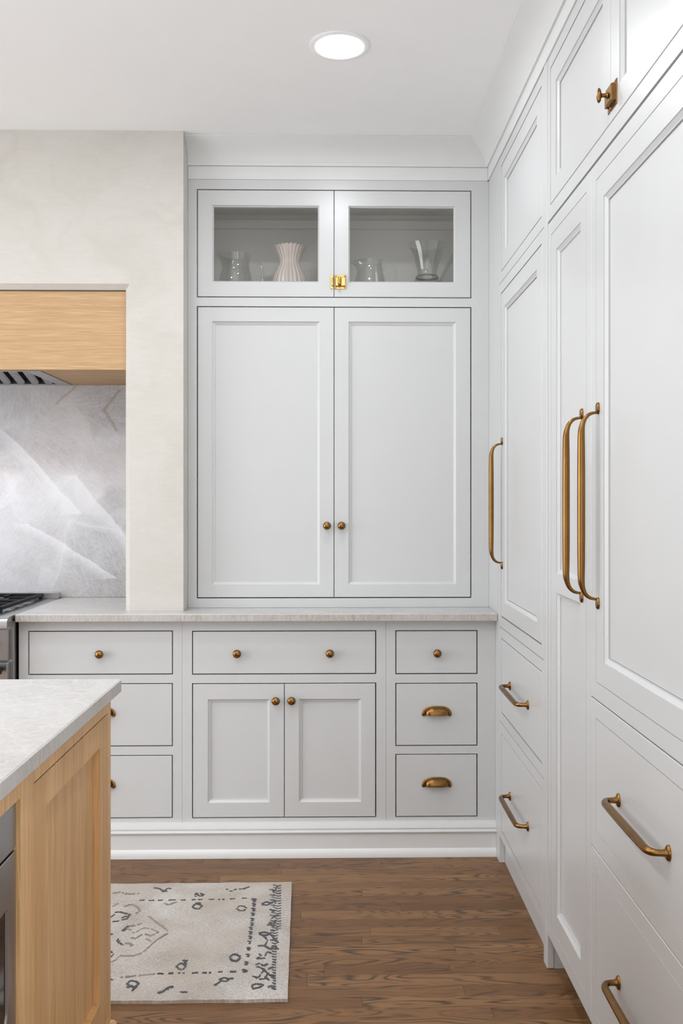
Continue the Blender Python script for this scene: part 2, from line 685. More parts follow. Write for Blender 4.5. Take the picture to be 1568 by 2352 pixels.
def m_rug():
    m, nt, b = mat_new('faded_wool')
    g = N(nt)
    p = g.pos()
    n1 = g.noise(p, 5.5, 4, .6, .6)
    c = g.ramp(n1, [(.32, (.40, .345, .30)), (.48, (.51, .47, .435)), (.66, (.60, .57, .545))])
    rib = g.noise(g.scale(p, (90, 420, 1)), 1.0, 2, .6)
    c = g.mix(g.ramp(rib, [(.38, .7), (.60, 0)]), c, (.33, .295, .265))
    lite = g.noise(g.scale(p, (330, 120, 1)), 1.0, 2, .6)
    c = g.mix(g.ramp(lite, [(.52, 0), (.70, .6)]), c, (.74, .71, .68))
    fade = g.noise(g.vadd(p, (4, 2, 0)), 3.2, 3, .55, .4)
    c = g.mix(g.ramp(fade, [(.48, 0), (.64, .5)]), c, (.43, .37, .30))
    g.link(c, b.inputs['Base Color'])
    b.inputs['Roughness'].default_value = .95
    b.inputs['Specular IOR Level'].default_value = .1
    h = g.math('ADD', rib, lite)
    g.link(g.bump(h, .6, .002), b.inputs['Normal'])
    return m


WHITE = m_paint('cabinet_paint', (.575, .58, .58), .30)
INNER = m_paint('cabinet_paint_lightened', (.70, .69, .655), .45)  # cabinet paint made lighter and warmer, standing in for light inside the cupboard
TRIM = m_paint('trim_paint_lightened', (.70, .705, .70), .34)  # whiter baseboard paint; on crown and fascia it makes up for missing light
CEIL = m_paint('ceiling_paint', (.90, .90, .90), .8, .1)
WALLP = m_paint('wall_paint', (.88, .88, .875), .7, .1)
PLASTER = m_plaster()
SLAB = m_slab()
TOPM = m_stone('quartzite_worktop', (.51, .498, .482), (.42, .406, .39), (.455, .42, .392), vein=.35, veins=False, sc=1.3)
EDGEM = m_edge()
OAKX = m_oak('rift_oak_horizontal', 'x', [(.45, .275, .132), (.535, .34, .17), (.59, .39, .20)])
OAKZ = m_oak('rift_oak_vertical', 'z', [(.56, .325, .14), (.69, .42, .195), (.77, .49, .245)])
OAKS = m_oak('oak_veneer_leaves', 'z', [(.50, .28, .115), (.69, .42, .195), (.77, .49, .245)], strips=.083)
FLOORM = m_floor()
BRASS = m_metal('antique_brass', (.27, .142, .046), .27, (.225, .112, .035))
BRASS2 = m_metal('polished_brass', (.52, .31, .105), .22, (.46, .27, .09))
STEEL = m_metal('brushed_steel', (.50, .50, .51), .28, None, (4, 4, 220))
DSTEEL = m_metal('dark_steel', (.40, .405, .415), .30, None, (2, 2, 120))
IRON = m_plain('cast_iron', (.007, .007, .008), .5, .2, .3)
BLACK = m_plain('black_void', (.012, .012, .013), .6)
BGLASS = m_plain('black_oven_glass', (.012, .011, .011), .06, .6)
PANE = m_glass('window_pane', (.985, .985, .98), .5, .03, .5, .01)
GLASSW = m_glass('clear_glassware', (.94, .945, .94), .45, .04, .95, .04)
VASEM = m_plain('glazed_ceramic', (.66, .585, .545), .24)
RUGM = m_rug()
INKD = m_plain('charcoal_wool', (.125, .125, .13), .95, .1, .4)
INKL = m_plain('taupe_wool', (.33, .28, .235), .95, .1, .3)
LENS = m_emit('led_lens', (.955, .98, 1.0), CAN_W)
HLED = m_emit('hood_led', (.90, .95, 1.0), 9.0)

# ------------------------------------------------------------------ the room shell
CZ = 2.735                       # ceiling height
XR = .611                        # face of the tall cabinets on the right
YU = 3.585                       # face of the wall cabinet standing on the worktop
YB = 3.438                       # face of the base cabinets
YP = 3.476                       # face of the plaster surround
YW = 4.0
XL, XW, YF = -3.6, 1.30, -3.0


def struct(m, name, mat, smooth=None, label=None):
    o = m.build(name, mat, None, smooth)
    o['kind'] = 'structure'
    if label:
        o['label'] = label
    return o


FLOOR = struct(MB().box(XL, XW, YF, YW, -.06, -.0205), 'floor', BLACK, None, 'brown stained oak strip floor')
struct(MB().box(XL, XW, YF, YW, CZ, CZ + .1), 'ceiling', CEIL, None, 'smooth white painted ceiling')
struct(MB().box(XL, XW, YW, YW + .1, -.06, CZ), 'wall_back', WALLP)
Mf = lambda u, n, z: (u, YF - n, z)
Ml = lambda u, n, z: (XL - n, u, z)
Mr = lambda u, n, z: (XW + n, u, z)
struct(frame(Mr, (YF, YW, -.06, CZ), [(-2.25, .05, .18, 2.26)], 0, .1), 'wall_right', WALLP)
struct(frame(Mf, (XL, XW, -.06, CZ), [(-1.8, 1.1, .1, 2.2)], 0, .1), 'wall_front', WALLP)
struct(frame(Ml, (YF, YW, -.06, CZ), [(-.05, 3.05, .1, 2.5)], 0, .1), 'wall_left', WALLP)
for k, (M_, r, mull) in enumerate(((Mf, (-1.8, 1.1, .1, 2.2), (-.85, .15)), (Ml, (-.05, 3.05, .1, 2.5), (1.0, 2.0)), (Mr, (-2.25, .05, .18, 2.26), (-1.1,)))):
    us = [r[0] + .05] + [q for u in mull for q in (u - .02, u + .02)] + [r[1] - .05]
    holes = [(us[i], us[i + 1], r[2] + .05, r[3] - .05) for i in range(0, len(us), 2)]
    w = struct(frame(M_, r, holes, .05, .09), 'window_%d' % (k + 1), TRIM)  # unseen window frame, added to go with its fill lamp
    for h in holes:
        frame(M_, h, [], .068, .072).build('pane', PANE, w)

# oak strips, each board on its own where the photograph shows them
random.seed(11)
PITCH = .057
near = []
field = MB()
y = YW - .002
row = 0
while y - PITCH > YF:
    x = XL + .002 - random.random() * .9
    while x < XW - .002:
        ln = random.choice((.38, .52, .66, .8, .95, 1.1, 1.3)) * (0.9 + .2 * random.random())
        a, b = max(x, XL + .002), min(x + ln, XW - .002)
        x += ln
        if b - a < .02:
            continue
        bx = (a + .0002, b - .0002, y - PITCH + .0002, y - .0002)
        if b > -1.05 and a < .72 and 1.95 < y < 3.46:
            near.append(bx)
        else:
            field.box(bx[0], bx[1], bx[2], bx[3], -.02, 0, .0005)
    y -= PITCH
for a, b, c, d in near:
    MB().box(a, b, c, d, -.02, 0, .0005).build('plank', FLOORM, FLOOR)
tag(field.build('plank_field', FLOORM, FLOOR), kind='stuff')

# limewashed plaster surround of the range niche, with a chamfered opening
pl = MB()
OX0, OX1, OZ = -2.495, -.7702, 2.1545
CH = .019


def niche(d):
    return (OX0 - d, OX1 - d * -1, .914, OZ)


# front face with the opening, chamfer, jambs
px0, px1, zt, zb = -2.70, -.568, CZ, .914
A = [(OX0, YP, zb), (OX0, YP, OZ), (OX1, YP, OZ), (OX1, YP, zb)]
B = [(OX0 + CH, YP + CH, zb), (OX0 + CH, YP + CH, OZ - CH), (OX1 - CH, YP + CH, OZ - CH), (OX1 - CH, YP + CH, zb)]
Cc = [(q[0], YW, q[2]) for q in B]
outer = [(px0, YP, zb), (px0, YP, zt), (px1, YP, zt), (px1, YP, zb)]
outb = [(q[0], YW, q[2]) for q in outer]
pl.loft([A, B, Cc, outb, outer, A], closed=False, cap0=False, cap1=False)
pl.add([A[0], B[0], Cc[0], outb[0], outer[0]], [(0, 1, 2, 3, 4)])
pl.add([A[3], B[3], Cc[3], outb[3], outer[3]], [(0, 1, 2, 3, 4)])
pl.box(px0, OX0 + CH, YP + .0001, YW, -.019, .9139)
struct(pl, 'wall_range_surround', PLASTER, None, 'warm off-white limewashed plaster surround framing the range niche')

# cove crown, fascia board below it, and the base moulding of the lower cabinets
arc = [(.0, 2.641), (.0105, 2.641), (.0125, 2.6445), (.0125, 2.650)]
for i in range(0, 9):
    a = i / 8.0
    arc.append((.014 + .064 * (a + .18 * math.sin(PI * a) * -1 + 0), 2.652 + .076 * a))
arc += [(.081, 2.731), (.081, 2.7345), (.0, 2.7345)]
cb = MB().loft([[(-.5675, YU - p, z) for p, z in arc], [(XR - p, YU - p, z) for p, z in arc]])
struct(cb, 'trim_1', TRIM, 40, 'cove crown moulding above the glass-fronted wall cabinet')
cr = MB().loft([[(XR - p, YU - p, z) for p, z in arc], [(XR - p, 1.40, z) for p, z in arc]])
struct(cr, 'trim_2', TRIM, 40, 'cove crown moulding above the tall cabinets')
struct(MB().box(-.5675, XR - .0045, YU - .0045, YU + .015, 2.5895, 2.6405, .001), 'trim_3', TRIM, None, 'flat fascia board over the wall cabinet')
struct(MB().box(XR - .0045, XR + .015, 1.40, YU - .0045, 2.5905, 2.6405, .001), 'trim_4', TRIM, None, 'flat fascia board over the tall cabinets')
bp = [(0, .0005), (.016, .0005), (.0155, .012), (.011, .024), (.006, .0295), (.004, .031), (.004, .088), (.0105, .0898), (.0128, .095), (.0105, .1008),
      (.003, .1022), (.003, .1050), (.0072, .1064), (.0066, .1115), (.0015, .1235), (0, .1285)]
yb0 = YB - .012
struct(MB().loft([[(-1.166, yb0 - p, z) for p, z in bp] + [(-1.166, YB - .0004, .1285), (-1.166, YB - .0004, .0005)],
                  [(.6105, yb0 - p, z) for p, z in bp] + [(.6105, YB - .0004, .1285), (.6105, YB - .0004, .0005)]]),
       'baseboard_back', TRIM, 35, 'white base moulding along the lower cabinets')

# ------------------------------------------------------------------ shared hardware meshes
def mesh_with(mb, name, mat, smooth=40):
    me = mb.mesh(name, (0, 0, 0), smooth)
    me.materials.append(mat)
    return me


KNOB = mesh_with(MB().lathe([(.0, 0), (.0085, 0), (.0088, -.002), (.0062, -.005), (.0056, -.011), (.0075, -.0135), (.0125, -.0155), (.0152, -.0195),
                             (.0158, -.0235), (.0148, -.0275), (.0118, -.0312), (.0068, -.0336), (.0, -.0345)], axis='y', seg=28), 'knob', BRASS, 60)


def make_cup():
    m = MB()
    a, h, p = .0435, .0285, .0255
    e = .62
    sg = lambda v, q: math.copysign(abs(v) ** q, v)
    rows = []
    nu, nv = 28, 10
    for layer, k in ((0, 1.0), (1, .93)):
        g = []
        for j in range(nv + 1):
            v = (PI / 2) * j / nv
            g.append([(a * k * sg(math.cos(PI * i / nu), e), -(p * k * (math.sin(PI * i / nu) ** e) * (math.sin(v) ** .8)) - .001,
                       h * k * (math.sin(PI * i / nu) ** e) * (math.cos(v) ** .8)) for i in range(nu + 1)])
        rows.append(g)
    m.loft(rows[0] + rows[1][::-1], closed=False, cap0=False, cap1=False)
    fl = MB()
    pts = []
    for i in range(33):
        t = PI * i / 32
        pts.append((.0492 * sg(math.cos(t), .75), 0, .0315 * (max(0, math.sin(t)) ** .75) - .003))
    pts = [(pts[0][0] + .0006, 0, -.006)] + pts + [(pts[-1][0] - .0006, 0, -.006)]
    rad = [.004, .0066] + [.0075 - .0035 * math.sin(PI * i / 30) ** 1 for i in range(len(pts) - 4)] + [.0066, .004]
    fl.tube(pts, rad, 10)
    m.add([(q[0], q[1] * .55 - .0022, q[2]) for q in fl.v], fl.f)
    return m


CUP = mesh_with(make_cup(), 'cup_pull', BRASS, 50)


def bez(p0, p1, p2, n):
    out = []
    for i in range(n + 1):
        t = i / n
        out.append(tuple((1 - t) ** 2 * a + 2 * t * (1 - t) * b + t * t * c for a, b, c in zip(p0, p1, p2)))
    return out


def oval_plate(m, c, ry, rz, t, face):
    """oval foot lying on a face whose outward direction is -x"""
    prof = [(1.0, 0), (1.0, t * .55), (.82, t), (0.02, t)]
    rings = []
    for k, o in prof:
        rings.append([(c[0] - o, c[1] + ry * k * math.cos(2 * PI * i / 20), c[2] + rz * k * math.sin(2 * PI * i / 20)) for i in range(20)])
    m.loft(rings)


def make_long_pull():
    """tall appliance pull: thin feet with flat oval tabs, bar swelling in the middle; runs along z, stands off towards -x"""
    m = MB()
    half, so = .2385, .0405
    zi = half - .0238
    low = bez((-.004, 0, -zi), (-so, 0, -zi - .001), (-so, 0, -zi + .052), 12)
    pts = low + [(-so, 0, z) for z in (-.13, -.08, 0, .08, .13)] + [(x, yy, -z) for x, yy, z in reversed(low)]
    rl = [.0030, .0033, .0036, .0039, .0042, .0046, .0050, .0055, .0060, .0065, .0074, .0079, .0082]
    rad = rl + [.0088, .0091, .0092, .0091, .0088] + rl[::-1]
    m.tube(pts, rad, 16)
    for s in (-1, 1):
        oval_plate(m, (0, 0, s * (half - .0138)), .0090, .0138, .0060, 0)
    return m


def make_bar_pull():
    """drawer pull running along y, with oval feet"""
    m = MB()
    h, so = .146, .037
    a = [(-.003, -h, 0), (-.012, -h, 0), (-.020, -h + .001, 0)] + bez((-.020, -h + .001, 0), (-so, -h + .004, 0), (-so, -h + .030, 0), 8)[1:]
    pts = a + [(-so, yy, 0) for yy in (-.09, -.045, 0, .045, .09)] + [(x, -yy, z) for x, yy, z in reversed(a)]
    ra = [.0085, .0062, .0062] + [.0064, .0068, .0071, .0073, .0075, .0077, .0078, .0079]
    m.tube(pts, ra + [.0084, .0087, .0088, .0087, .0084] + ra[::-1], 16)
    for s in (-1, 1):
        oval_plate(m, (0, s * h, 0), .0105, .0150, .0055, 0)
    return m


LONGPULL = mesh_with(make_long_pull(), 'long_pull', BRASS, 50)
BARPULL = mesh_with(make_bar_pull(), 'bar_pull', BRASS, 50)


def latch(door_m, door_c, M, u, z, s, mat):
    """cupboard turn latch: keeper on one door, case with an oval turn-knob on the other; s = side of the case"""
    cx = u + s * .0255
    m = MB()

    def bx(u0, u1, n0, n1, z0, z1, ch):
        r0 = (min(u0, u1), max(u0, u1), z0, z1)
        m.loft([rect(M, r0, n0), rect(M, r0, n1 - ch), rect(M, ins(r0, ch), n1)])
    bx(u + s * .0025, u + s * .047, .0002, .0025, z - .0275, z + .0275, .001)
    bx(u + s * .005, u + s * .0445, .0025, .0135, z - .018, z + .018, .002)
    body = m.build('latch_case', mat, door_m, 30)
    kn = MB()
    prof = [(.0055, .0135), (.0072, .0145), (.0055, .0165), (.0042, .022), (.0045, .026)]
    rings = [[M(cx - s * .004 + r * math.cos(2 * PI * i / 18), n, z + r * math.sin(2 * PI * i / 18)) for i in range(18)] for r, n in prof]
    for a, n in ((.35, .0275), (.75, .0285), (1.0, .0315), (.95, .0345), (.6, .0365), (.05, .0372)):
        rings.append([M(cx - s * .004 + .0078 * a * math.cos(2 * PI * i / 18), n, z + .0165 * a * math.sin(2 * PI * i / 18)) for i in range(18)])
    kn.loft(rings)
    kn.build('latch_knob', mat, door_m, 50)
    m2 = MB()
    m = m2
    bx(u - s * .0025, u - s * .0145, .0002, .0025, z - .0275, z + .0275, .001)
    bx(u - s * .0025, u - s * .0095, .0025, .0115, z - .017, z + .017, .002)
    m2.build('latch_keeper', mat, door_c, 30)
    # small screws in the corners
    sc = MB()
    for du, dz in ((.0075, .0228), (.042, .0228), (.0075, -.0228), (.042, -.0228)):
        rings = [[M(u + s * du + r * math.cos(2 * PI * i / 10), n, z + dz + r * math.sin(2 * PI * i / 10)) for i in range(10)] for r, n in ((.0026, .0024), (.0026, .0032), (.0014, .0037))]
        sc.loft(rings)
    tag(sc.build('screws', BRASS, door_m, 40), kind='stuff')


# ------------------------------------------------------------------ base cabinets along the back wall
kB = YB / 3.42


def zB(z):
    return HC + (z - HC) * kB


def xB(x):
    return x * kB


MBK = on_back(YB)
BZ0, BZ1 = .118, .8845


def base_cabinet(u0, u1, label, fronts):
    u0, u1 = xB(u0) + .0004, xB(u1) - .0004
    t = thing('base_cabinet', label, 'cabinet', ((u0 + u1) / 2, YB, 0), 'base cabinets under the back worktop')
    rects = [(xB(a), xB(b), zB(c), zB(d)) for a, b, c, d, *_ in fronts]
    holes = []
    pair = [r for r, f in zip(rects, fronts) if f[4] == 'door']
    for r, f in zip(rects, fronts):
        if f[4] != 'door':
            holes.append(opening(r))
    if pair:
        holes.append(opening((min(p[0] for p in pair), max(p[1] for p in pair), pair[0][2], pair[0][3])))
    frame(MBK, (u0, u1, BZ0, BZ1), holes).build('face_frame', WHITE, t)
    carcass(u0, u1, YB + .0205, 3.985, .02, BZ1, 'y').build('carcass', WHITE, t)
    for r, f in zip(rects, fronts):
        rec = None
        if f[4] == 'door':
            rec = [(xB(f[6][0]), xB(f[6][1]), zB(f[6][2]), zB(f[6][3]))]
        o = panel(MBK, r, rec).build(f[4], WHITE, t)
        for kx, kz in f[5]:
            if f[4] == 'deep_drawer':
                place('cup_pull', CUP, o, (xB(kx), YB, zB(kz)))
            else:
                place('knob', KNOB, o, (xB(kx), YB, zB(kz)))
    return t


base_cabinet(-1.1688, -.5637, 'pale grey three-drawer base cabinet beside the range, half hidden by the island',
             [(-1.1302, -.6013, .6885, .8455, 'drawer', [(-.8660, .7641)]),
              (-1.1302, -.6017, .4208, .6495, 'deep_drawer', [(-.8660, .5355)]),
              (-1.1302, -.6017, .153, .3819, 'deep_drawer', [(-.8660, .2690)])])
base_cabinet(-.5637, .1968, 'wide pale grey base cabinet with one drawer above two panelled doors',
             [(-.5232, .1568, .6875, .8443, 'drawer', [(-.3571, .7643), (-.0126, .7643)]),
              (-.5232, -.1840, .1515, .6485, 'door', [(-.2135, .5885)], (-.4682, -.2378, .2055, .592)),
              (-.1815, .1568, .1515, .6485, 'door', [(-.155, .589)], (-.1289, .1038, .2055, .592))])
base_cabinet(.1968, .6078, 'narrow pale grey three-drawer base cabinet in the corner by the tall cabinets',
             [(.2359, .5367, .6865, .844, 'drawer', [(.3878, .7637)]),
              (.2359, .5367, .4175, .647, 'deep_drawer', [(.387, .5325)]),
              (.2359, .5367, .1515, .381, 'deep_drawer', [(.387, .2665)])])

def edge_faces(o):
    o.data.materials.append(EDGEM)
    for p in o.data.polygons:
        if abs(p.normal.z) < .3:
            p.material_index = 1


wt = MB().box(-1.172, .6105, 3.387, 3.978, .8855, .9138, .0025).build('countertop', TOPM, None, None, (-.3, 3.7, .8855))
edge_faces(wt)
tag(wt, 'long white quartzite countertop along the back wall', 'countertop')

base_cabinet(-2.4700 / kB, -2.0960 / kB, 'pale grey three-drawer base cabinet on the far left of the range, outside the picture',
             [(-2.425, -2.122, .6885, .8455, 'drawer', [(-2.2735, .7641)]),
              (-2.425, -2.122, .4208, .6495, 'deep_drawer', [(-2.2735, .5355)]),
              (-2.425, -2.122, .153, .3819, 'deep_drawer', [(-2.2735, .2690)])])
wt2 = MB().box(-2.4755, -2.0935, 3.387, 3.978, .8855, .9138, .0025).build('countertop', TOPM, None, None, (-2.28, 3.7, .8855))
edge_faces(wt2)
tag(wt2, 'short white quartzite countertop on the far left of the range, outside the picture', 'countertop')

# ------------------------------------------------------------------ wall cabinet standing on the worktop
kU = YU / 3.57


def zU(z):
    return HC + (z - HC) * kU


def xU(x):
    return x * kU


MU = on_back(YU)
t = thing('wall_cabinet', 'tall white wall cabinet with two glass doors above two panelled doors', 'cabinet', (.02, YU, .914))
hut = t
U0, U1 = -.5672, .6105
gl = (xU(-.5276), xU(.0018), zU(2.1285), zU(2.543))
gr = (xU(.0042), xU(.5363), zU(2.1285), zU(2.543))
dl = (xU(-.5276), xU(.0018), zU(.956), zU(2.087))
dr = (xU(.0042), xU(.5363), zU(.956), zU(2.087))
frame(MU, (U0, U1, .9145, 2.5893), [opening((gl[0], gr[1], gl[2], gl[3])), opening((dl[0], dr[1], dl[2], dl[3]))]).build('face_frame', WHITE, t)
SH = 2.142
carcass(U0, U1, YU + .0205, 3.985, .915, 2.589, 'y').build('carcass', INNER, t)
MB().box(U0 + .0185, U1 - .0185, YU + .021, 3.966, SH - .022, SH).build('shelf', INNER, t)
MB().box(U0 + .0185, U1 - .0185, 3.948, 3.966, 2.507, 2.544, .001).build('hanging_rail', INNER, t)
o1 = glazed(MU, gl, (xU(-.4718), xU(-.0548), zU(2.185), zU(2.4845))).build('glass_door', WHITE, t)
o2 = glazed(MU, gr, (xU(.0590), xU(.4770), zU(2.185), zU(2.4845))).build('glass_door', WHITE, t)
for o, a, b in ((o1, -.4690, -.0576), (o2, .0618, .4742)):
    q = [(xU(a), zU(2.188), .0020), (xU(b), zU(2.188), .0020), (xU(b), zU(2.4815), -.0020), (xU(a), zU(2.4815), -.0020)]
    MB().loft([[(x_, YU + .0130 + d_, z_) for x_, z_, d_ in q], [(x_, YU + .0160 + d_, z_) for x_, z_, d_ in q]]).build('pane', PANE, o)
o3 = panel(MU, dl, [(xU(-.4718), xU(-.0535), zU(1.006), zU(2.0322))]).build('panelled_door', WHITE, t)
o4 = panel(MU, dr, [(xU(.0591), xU(.4797), zU(1.006), zU(2.0322))]).build('panelled_door', WHITE, t)
place('knob', KNOB, o3, (xU(-.0245), YU, zU(1.2355)))
place('knob', KNOB, o4, (xU(.0320), YU, zU(1.2355)))
latch(o2, o1, MU, xU(.0030), zU(2.186), 1, BRASS2)

# ------------------------------------------------------------------ tall cabinets on the right
MR = on_right(XR)
t = thing('pantry_cabinet', 'tall white pantry cabinet beside the worktop with two doors over two drawers', 'cabinet', (.95, 3.0, 0))
PA, PB_ = 2.6375, 3.3555
fronts = [('door', (2.6770, 3.3205, 2.1700, 2.5490), [(2.7355, 3.2620, 2.2285, 2.4910)]),
          ('tall_door', (2.6770, 3.3205, .9138, 2.0860), [(2.7355, 3.2620, .9685, 2.0290)]),
          ('drawer', (2.6735, 3.3175, .5660, .8300), None),
          ('drawer', (2.6735, 3.3175, .1365, .4838), None)]
cuts = [2.5895, 2.1280, .8710, .5250, .1010]
for i, (nm, r, rec) in enumerate(fronts):
    frame(MR, (PA, PB_, cuts[i + 1] + .0012, cuts[i] - .0012), [opening(r)]).build('face_frame', WHITE, t)
    o = panel(MR, r, rec).build(nm, WHITE, t)
    if nm == 'tall_door':
        place('long_pull', LONGPULL, o, (XR, 3.2960, 1.3235))
    if nm == 'drawer':
        place('bar_pull', BARPULL, o, (XR, 3.0015, .6935 if r[3] > .6 else .3125))
carcass(XR + .0205, 1.29, PA, PB_, .1010, 2.589, 'x').build('carcass', WHITE, t)
MB().box(XR + .0205, XR + .04, PA, PB_, .001, .1005).build('toe_kick', WHITE, t)
MB().box(XR, XR + .0205, PB_ + .0006, 3.375, .0005, 2.5895, .0008).build('end_panel', WHITE, t)
MB().box(XR, XR + .0205, 3.3756, YU + .012, .0005, 2.5893).build('filler_strip', WHITE, t)

pil = thing('end_panel', 'slim white upright panel running to the floor between pantry and refrigerator', 'panel', (.95, 2.616, 0))
MB().box(XR - .0025, XR + .018, 2.5955, 2.6365, .0005, 2.5895, .0018).build('front_strip', WHITE, pil)
MB().box(XR + .0185, 1.29, 2.5965, 2.6355, .0005, 2.5895).build('board', WHITE, pil)

FY = 1.405                       # near end of the refrigerator bay
fr = thing('refrigerator', 'white panelled built-in refrigerator with three doors and drawers on brass pulls', 'refrigerator', (.95, 2.0, 0))
fr['label'] = 'built-in refrigerator behind white panels with two long brass pulls and two drawers'
MB().box(XR + .026, 1.29, FY + .002, 2.5945, .101, 2.1215).build('body', BLACK, fr)
MB().box(XR + .085, XR + .10, FY + .002, 2.5945, .001, .100).build('toe_kick', WHITE, fr)
o = panel(MR, (2.1598, 2.5932, .0975, 2.1205), [(2.2515, 2.4955, 1.1355, 2.0245), (2.2515, 2.4955, .1975, 1.0820)], (2.1985, 2.5550, .1400, 2.0815), .025).build('freezer_door', WHITE, fr)
place('long_pull', LONGPULL, o, (XR, 2.2330, 1.3230))
o = panel(MR, (FY, 2.1566, .8725, 2.1205), [(FY + .0985, 2.0575, .9685, 2.0245)], (FY + .039, 2.1180, .9120, 2.0810), .025).build('refrigerator_door', WHITE, fr)
place('long_pull', LONGPULL, o, (XR, 2.0960, 1.3230))
o = panel(MR, (FY, 2.1566, .5220, .8695), None, (FY + .039, 2.1200, .5640, .8297), .025).build('drawer', WHITE, fr)
place('bar_pull', BARPULL, o, (XR, 1.7990, .6945))
o = panel(MR, (FY, 2.1566, .0975, .5190), None, (FY + .039, 2.1200, .1330, .4800), .025).build('drawer', WHITE, fr)
place('bar_pull', BARPULL, o, (XR, 1.7990, .3045))

oc = thing('overhead_cabinet', 'white two-door cabinet above the refrigerator closed by a brass latch', 'cabinet', (.95, 2.0, 2.13))
ra = (2.0062, 2.5615, 2.1695, 2.5490)
rb = (1.4480, 2.0036, 2.1695, 2.5490)
frame(MR, (FY, 2.5950, 2.1270, 2.5895), [opening((rb[0], ra[1], ra[2], ra[3]))]).build('face_frame', WHITE, oc)
carcass(XR + .0205, 1.29, FY, 2.5950, 2.1270, 2.589, 'x').build('carcass', WHITE, oc)
oa = panel(MR, ra, [ins(ra, .0590)]).build('door', WHITE, oc)
ob = panel(MR, rb, [ins(rb, .0590)]).build('door', WHITE, oc)
latch(ob, oa, MR, 2.0049, 2.2185, -1, BRASS)
MB().box(XR, 1.29, FY - .022, FY - .0015, .0005, 2.7340, .001).build('side_panel', WHITE, oc)

# ------------------------------------------------------------------ backsplash, hood
bs = MB().box(OX0 + CH + .001, OX1 - CH - .001, 3.979, 3.9995, .9145, 2.10).build('backsplash', SLAB, None, None, (-1.6, 3.985, .914))
tag(bs, 'grey-white veined quartzite slab behind the range', 'backsplash')

HX0, HX1, HZ0, HZ1, HY = OX0 + CH + .002, OX1 - CH - .0022, 1.8325, 2.1325, 3.506
IX0, IX1, IY0, IY1 = -2.145, -1.130, 3.535, 3.958
hd = thing('range_hood', 'pale oak range hood set in the plaster niche over the range', 'range hood', ((HX0 + HX1) / 2, 3.75, HZ0))
MB().box(HX0, HX1, HY, HY + .022, HZ0, HZ1, .0012).build('front_board', OAKX, hd)
Mh = lambda u, n, z: (u, z, HZ0 - n)
frame(Mh, (HX0, HX1, HY + .0225, 3.9785), [(IX0, IX1, IY0, IY1)], -.02, 0).build('bottom_board', OAKX, hd)
MB().box(HX1 - .020, HX1 - .0005, HY + .0225, 3.9785, HZ0 + .0205, HZ1).build('side_board', OAKX, hd)
MB().box(HX0 + .0005, HX0 + .020, HY + .0225, 3.9785, HZ0 + .0205, HZ1).build('side_board', OAKX, hd)
insr = frame(Mh, (IX0 - .006, IX1 + .006, IY0 - .004, IY1 + .006), [(IX0 + .05, IX1 - .05, IY0 + .006, IY1 - .022)], .0004, .0032)
inso = insr.build('hood_insert', STEEL, hd)
MB().box(IX1 - .048, IX1 - .045, IY0 + .006, IY1 - .022, HZ0 + .001, HZ0 + .13).box(IX0 + .045, IX0 + .048, IY0 + .006, IY1 - .022, HZ0 + .001, HZ0 + .13).box(
    IX0 + .045, IX1 - .045, IY1 - .021, IY1 - .018, HZ0 + .001, HZ0 + .13).box(IX0 + .045, IX1 - .045, IY0 + .006, IY1 - .018, HZ0 + .131, HZ0 + .134).build('hood_cavity', BLACK, inso)
nsl = 15
for i in range(nsl):
    xc = IX1 - .085 - i * .0595
    if xc < IX0 + .06:
        break
    sl = MB()
    ya, yb_, za, zb_ = IY0 + .012, IY1 - .026, HZ0 + .118, HZ0 + .006
    prof = [(-.019, .0), (-.013, -.007), (.013, -.007), (.019, .0), (.017, .001), (.012, -.0055), (-.012, -.0055), (-.017, .001)]
    sl.loft([[(xc + a, ya, za + b) for a, b in prof], [(xc + a, yb_, zb_ + b) for a, b in prof]])
    sl.build('baffle_slat', STEEL, inso, 30)
for x in (-1.46, -1.81):
    lp = MB().lathe([(.026, HZ0 - .0032), (.026, HZ0 - .0062), (.021, HZ0 - .0070), (.0, HZ0 - .0070)], (x, IY0 + .03, 0), seg=20).build('hood_lamp', HLED, inso, 40)
    d = bpy.data.lights.new('hood_lamp_light', 'SPOT')
    d.energy, d.color, d.spot_size, d.spot_blend, d.shadow_soft_size = HOOD_W, (.88, .94, 1.0), math.radians(118), .6, .03
    lo = bpy.data.objects.new('hood_lamp_light', d)
    COL.objects.link(lo)
    lo.location = (x, IY0 + .06, HZ0 - .02)
    lo.rotation_euler = (math.radians(4), 0, 0)

# ------------------------------------------------------------------ range
RX0, RX1 = -2.086, -1.182
rg = thing('range', 'stainless steel gas range with black cast-iron grates under the hood', 'range', ((RX0 + RX1) / 2, 3.65, 0))
MB().box(RX0, RX1, 3.405, 3.952, .10, .8935, .002).build('body', DSTEEL, rg)
for x in (RX0 + .04, RX1 - .04):
    for yy in (3.45, 3.9):
        MB().lathe([(.022, .0005), (.022, .012), (.014, .02), (.014, .0995)], (x, yy, 0), seg=14).build('leg', STEEL, rg, 40)
